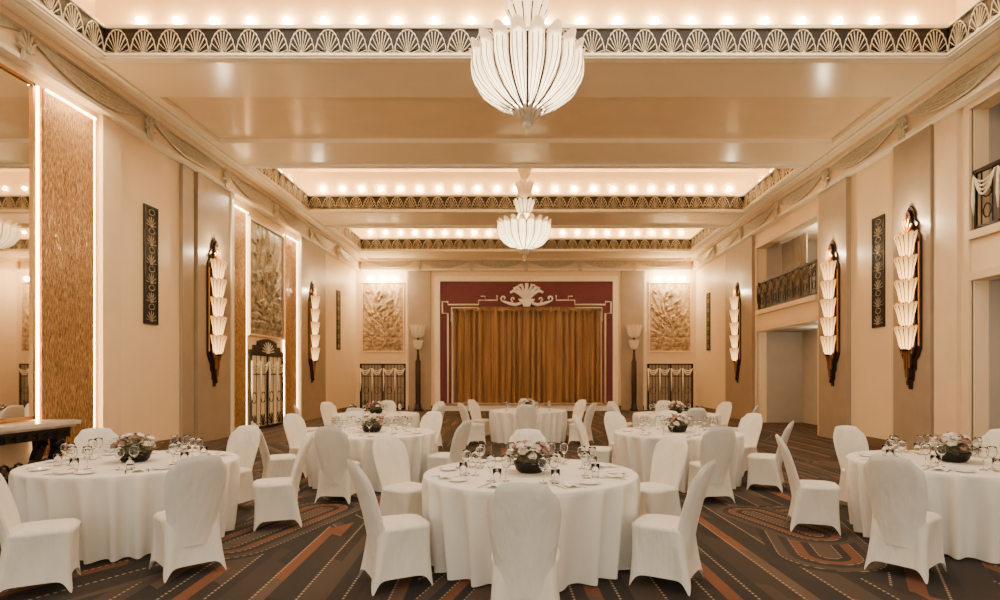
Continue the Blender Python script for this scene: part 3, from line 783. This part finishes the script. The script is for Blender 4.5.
def nap(u,v):
    t=abs(u-0.5)*2
    return ((u-0.5)*0.11*(1-0.5*v),(v-0.5)*0.16,0.010+0.014*(1-t*t)+0.005*sin(v*9))
g.grid(nap,8,10); g.grid(lambda u,v:((u-0.5)*0.11*(1-0.5*v),(v-0.5)*0.16,0.001),2,2)
ME_nap=g.mesh("napkin",M_cloth)
def flowers(seed,rose,nr,mod):
    rnd=random.Random(seed)
    b=MB(); b.lathe([(0.001,0.0),(0.10,0.0),(0.13,0.03),(0.15,0.09),(0.145,0.10),(0.12,0.04),(0.001,0.02)],28)
    f=MB()
    for i in range(190):
        A=rnd.uniform(0,2*pi); e=rnd.uniform(-0.1,1.35); r=rnd.uniform(0.12,0.24)
        c=(r*cos(A)*cos(e),r*sin(A)*cos(e),0.09+0.75*r*sin(e))
        l=rnd.uniform(0.035,0.075); dx,dy,dz=cos(A+rnd.uniform(-.6,.6)),sin(A+rnd.uniform(-.6,.6)),rnd.uniform(-0.3,0.8)
        px,py=-dy*0.35,dx*0.35
        f.add([c,(c[0]+l*(dx*.5+px),c[1]+l*(dy*.5+py),c[2]+l*dz*.5),(c[0]+l*dx,c[1]+l*dy,c[2]+l*dz*.8),(c[0]+l*(dx*.5-px),c[1]+l*(dy*.5-py),c[2]+l*dz*.5)],[(0,1,2,3)],0,False)
    f.ball((0,0,0.09),0.13,8,0,0.7)
    r_=MB()
    for q_,(rr,zz) in enumerate(((0.014,0.030),(0.024,0.026),(0.034,0.018),(0.042,0.008))):
        r_.lathe([(0.004,-0.01),(rr*0.8,0.0),(rr,zz*0.6),(rr*0.93,zz+0.004),(rr*0.85,zz)],20,fn=lambda r,z,A,j,q_=q_:(r*(1+0.07*sin(A*3+q_*1.7)),z+0.004*sin(A*5+q_)))
    rm=r_.mesh("flower",rose); rd=r_.mesh("flower",M_rosed)
    parts=[("bowl",b.mesh("bowl",M_black)),("foliage",f.mesh("foliage",M_leaf))]
    for i in range(nr):
        A=i*2.399; e=0.25+1.2*(i/nr); r=0.17+rnd.uniform(0,0.035)
        parts.append(("flower",rd if i%mod==1 else rm,(r*cos(A)*cos(e),r*sin(A)*cos(e),0.10+0.15*sin(e)),(rnd.uniform(-.3,.3)-0.7*sin(A)*cos(e),0.7*cos(A)*cos(e),0)))
    return parts
FA=flowers(3,M_rose,19,4); FB=flowers(5,M_rose,10,3)
for i,(x,y) in enumerate(TABLES):
    dark=i in (1,3,6)
    inst("flower_centrepiece",FB if dark else FA,(x,y,0.751),i*1.1,"dark bowl of sparse cream flowers and green leaves on the table" if dark else "dark bowl full of cream and blush roses on the table","flower arrangement","table flower arrangements",1.0)
    near=i<3; mid=i in(3,4)
    n=8
    for k in range(n):
        A=2*pi*(k+0.5)/n+0.2*i
        def P(r,da): return (x+r*cos(A+da),y+r*sin(A+da),0.751)
        rt=A+pi/2
        inst("wine_glass",[(None,ME_wg)],P(0.56,-0.22),0,"clear stemmed wine glass on the white tablecloth","wine glass","wine glasses on the tables")
        if near or mid:
            inst("wine_glass",[(None,ME_wg)],P(0.50,-0.02),0,"clear stemmed wine glass on the white tablecloth","wine glass","wine glasses on the tables")
            inst("side_plate",[(None,ME_pl)],P(0.74,0.27),0,"small white china side plate on the tablecloth","plate","side plates on the tables")
            inst("napkin",[(None,ME_nap)],P(0.74,0.02),rt,"folded white napkin at a place setting","napkin","folded napkins on the tables")
        if near:
            inst("fork",[(None,ME_fork)],P(0.76,0.12),A+pi/2,"steel fork beside a napkin","fork","forks on the tables")
            inst("knife",[(None,ME_kn)],P(0.76,-0.10),A+pi/2,"steel table knife beside a napkin","knife","knives on the tables")
            inst("water_glass",[(None,ME_tum)],P(0.60,-0.07),0,"clear tumbler on the tablecloth","glass","water tumblers on the tables")

# ---------------------------------------------------------------- lights
WARM=(1,0.82,0.58)
def area(loc,rot,sx,sy,E,col=WARM):
    l=bpy.data.lights.new("area","AREA"); l.shape='RECTANGLE'; l.size=sx;l.size_y=sy;l.energy=E;l.color=col
    o=bpy.data.objects.new("wash_or_fill_light",l); COL.objects.link(o); o.location=loc;o.rotation_euler=rot; return o
for (a,b) in coff:
    area((0,b+0.20,7.1),(pi,0,0),13.6,0.2,50); area((0,a-0.27,7.1),(pi,0,0),13.6,0.3,330)
    for sx in (-1,1): area((sx*7.22,(a+b)/2,7.1),(pi,0,0),0.2,b-a,45)
area((0,7.9,8.2),(0,0,0),11,3.0,600,(1,0.88,0.71))  # added out-of-view fill shining down on the tables, not a cove lamp
area((0,0.5,6.85),(0,0,0),12,6,230,(1,0.90,0.76))  # added fill under the near ceiling, unseen, no fitting there
def pt(loc,E,r=0.1,col=(1,0.82,0.57)):
    l=bpy.data.lights.new("pt","POINT"); l.energy=E;l.shadow_soft_size=r;l.color=col
    o=bpy.data.objects.new("lamp_light",l); COL.objects.link(o); o.location=loc
pt((9.0,18,5.6),70); pt((9.2,8.0,6.0),70); pt((8.9,18,2.7),32); pt((8.9,8.0,2.9),35)
pt((0.02,8.15,5.62),260,0.12); pt((-0.05,17.2,5.62),300,0.12)
pt((0.02,8.15,6.45),18,0.05); pt((-0.05,17.2,6.45),18,0.05)
for s,y in SCL:
    pt(((W-0.36)*(1 if s=='R' else -1),y,4.62),65,0.05,(1,0.77,0.48))
for x in (-6.55,6.6): area((x,D-0.75,6.3),(math.radians(25),0,0),1.8,0.15,80)
for y in (10.18,16.2,19.8): area((-7.45,y,6.32),(0,math.radians(-25),0),0.1,0.8,60,(1,0.80,0.54))
w=bpy.data.worlds.new("World"); scene.world=w; w.use_nodes=True
w.node_tree.nodes["Background"].inputs[0].default_value=(1,0.92,0.79,1); w.node_tree.nodes["Background"].inputs[1].default_value=2.2

cam=bpy.data.cameras.new("camera"); co=bpy.data.objects.new("camera",cam); COL.objects.link(co)
cam.sensor_width=36; cam.lens=21.6; cam.shift_x=-0.026; cam.shift_y=0.075
co.location=(0,0,1.6); co.rotation_euler=(pi/2,0,0); cam.clip_end=200
scene.camera=co
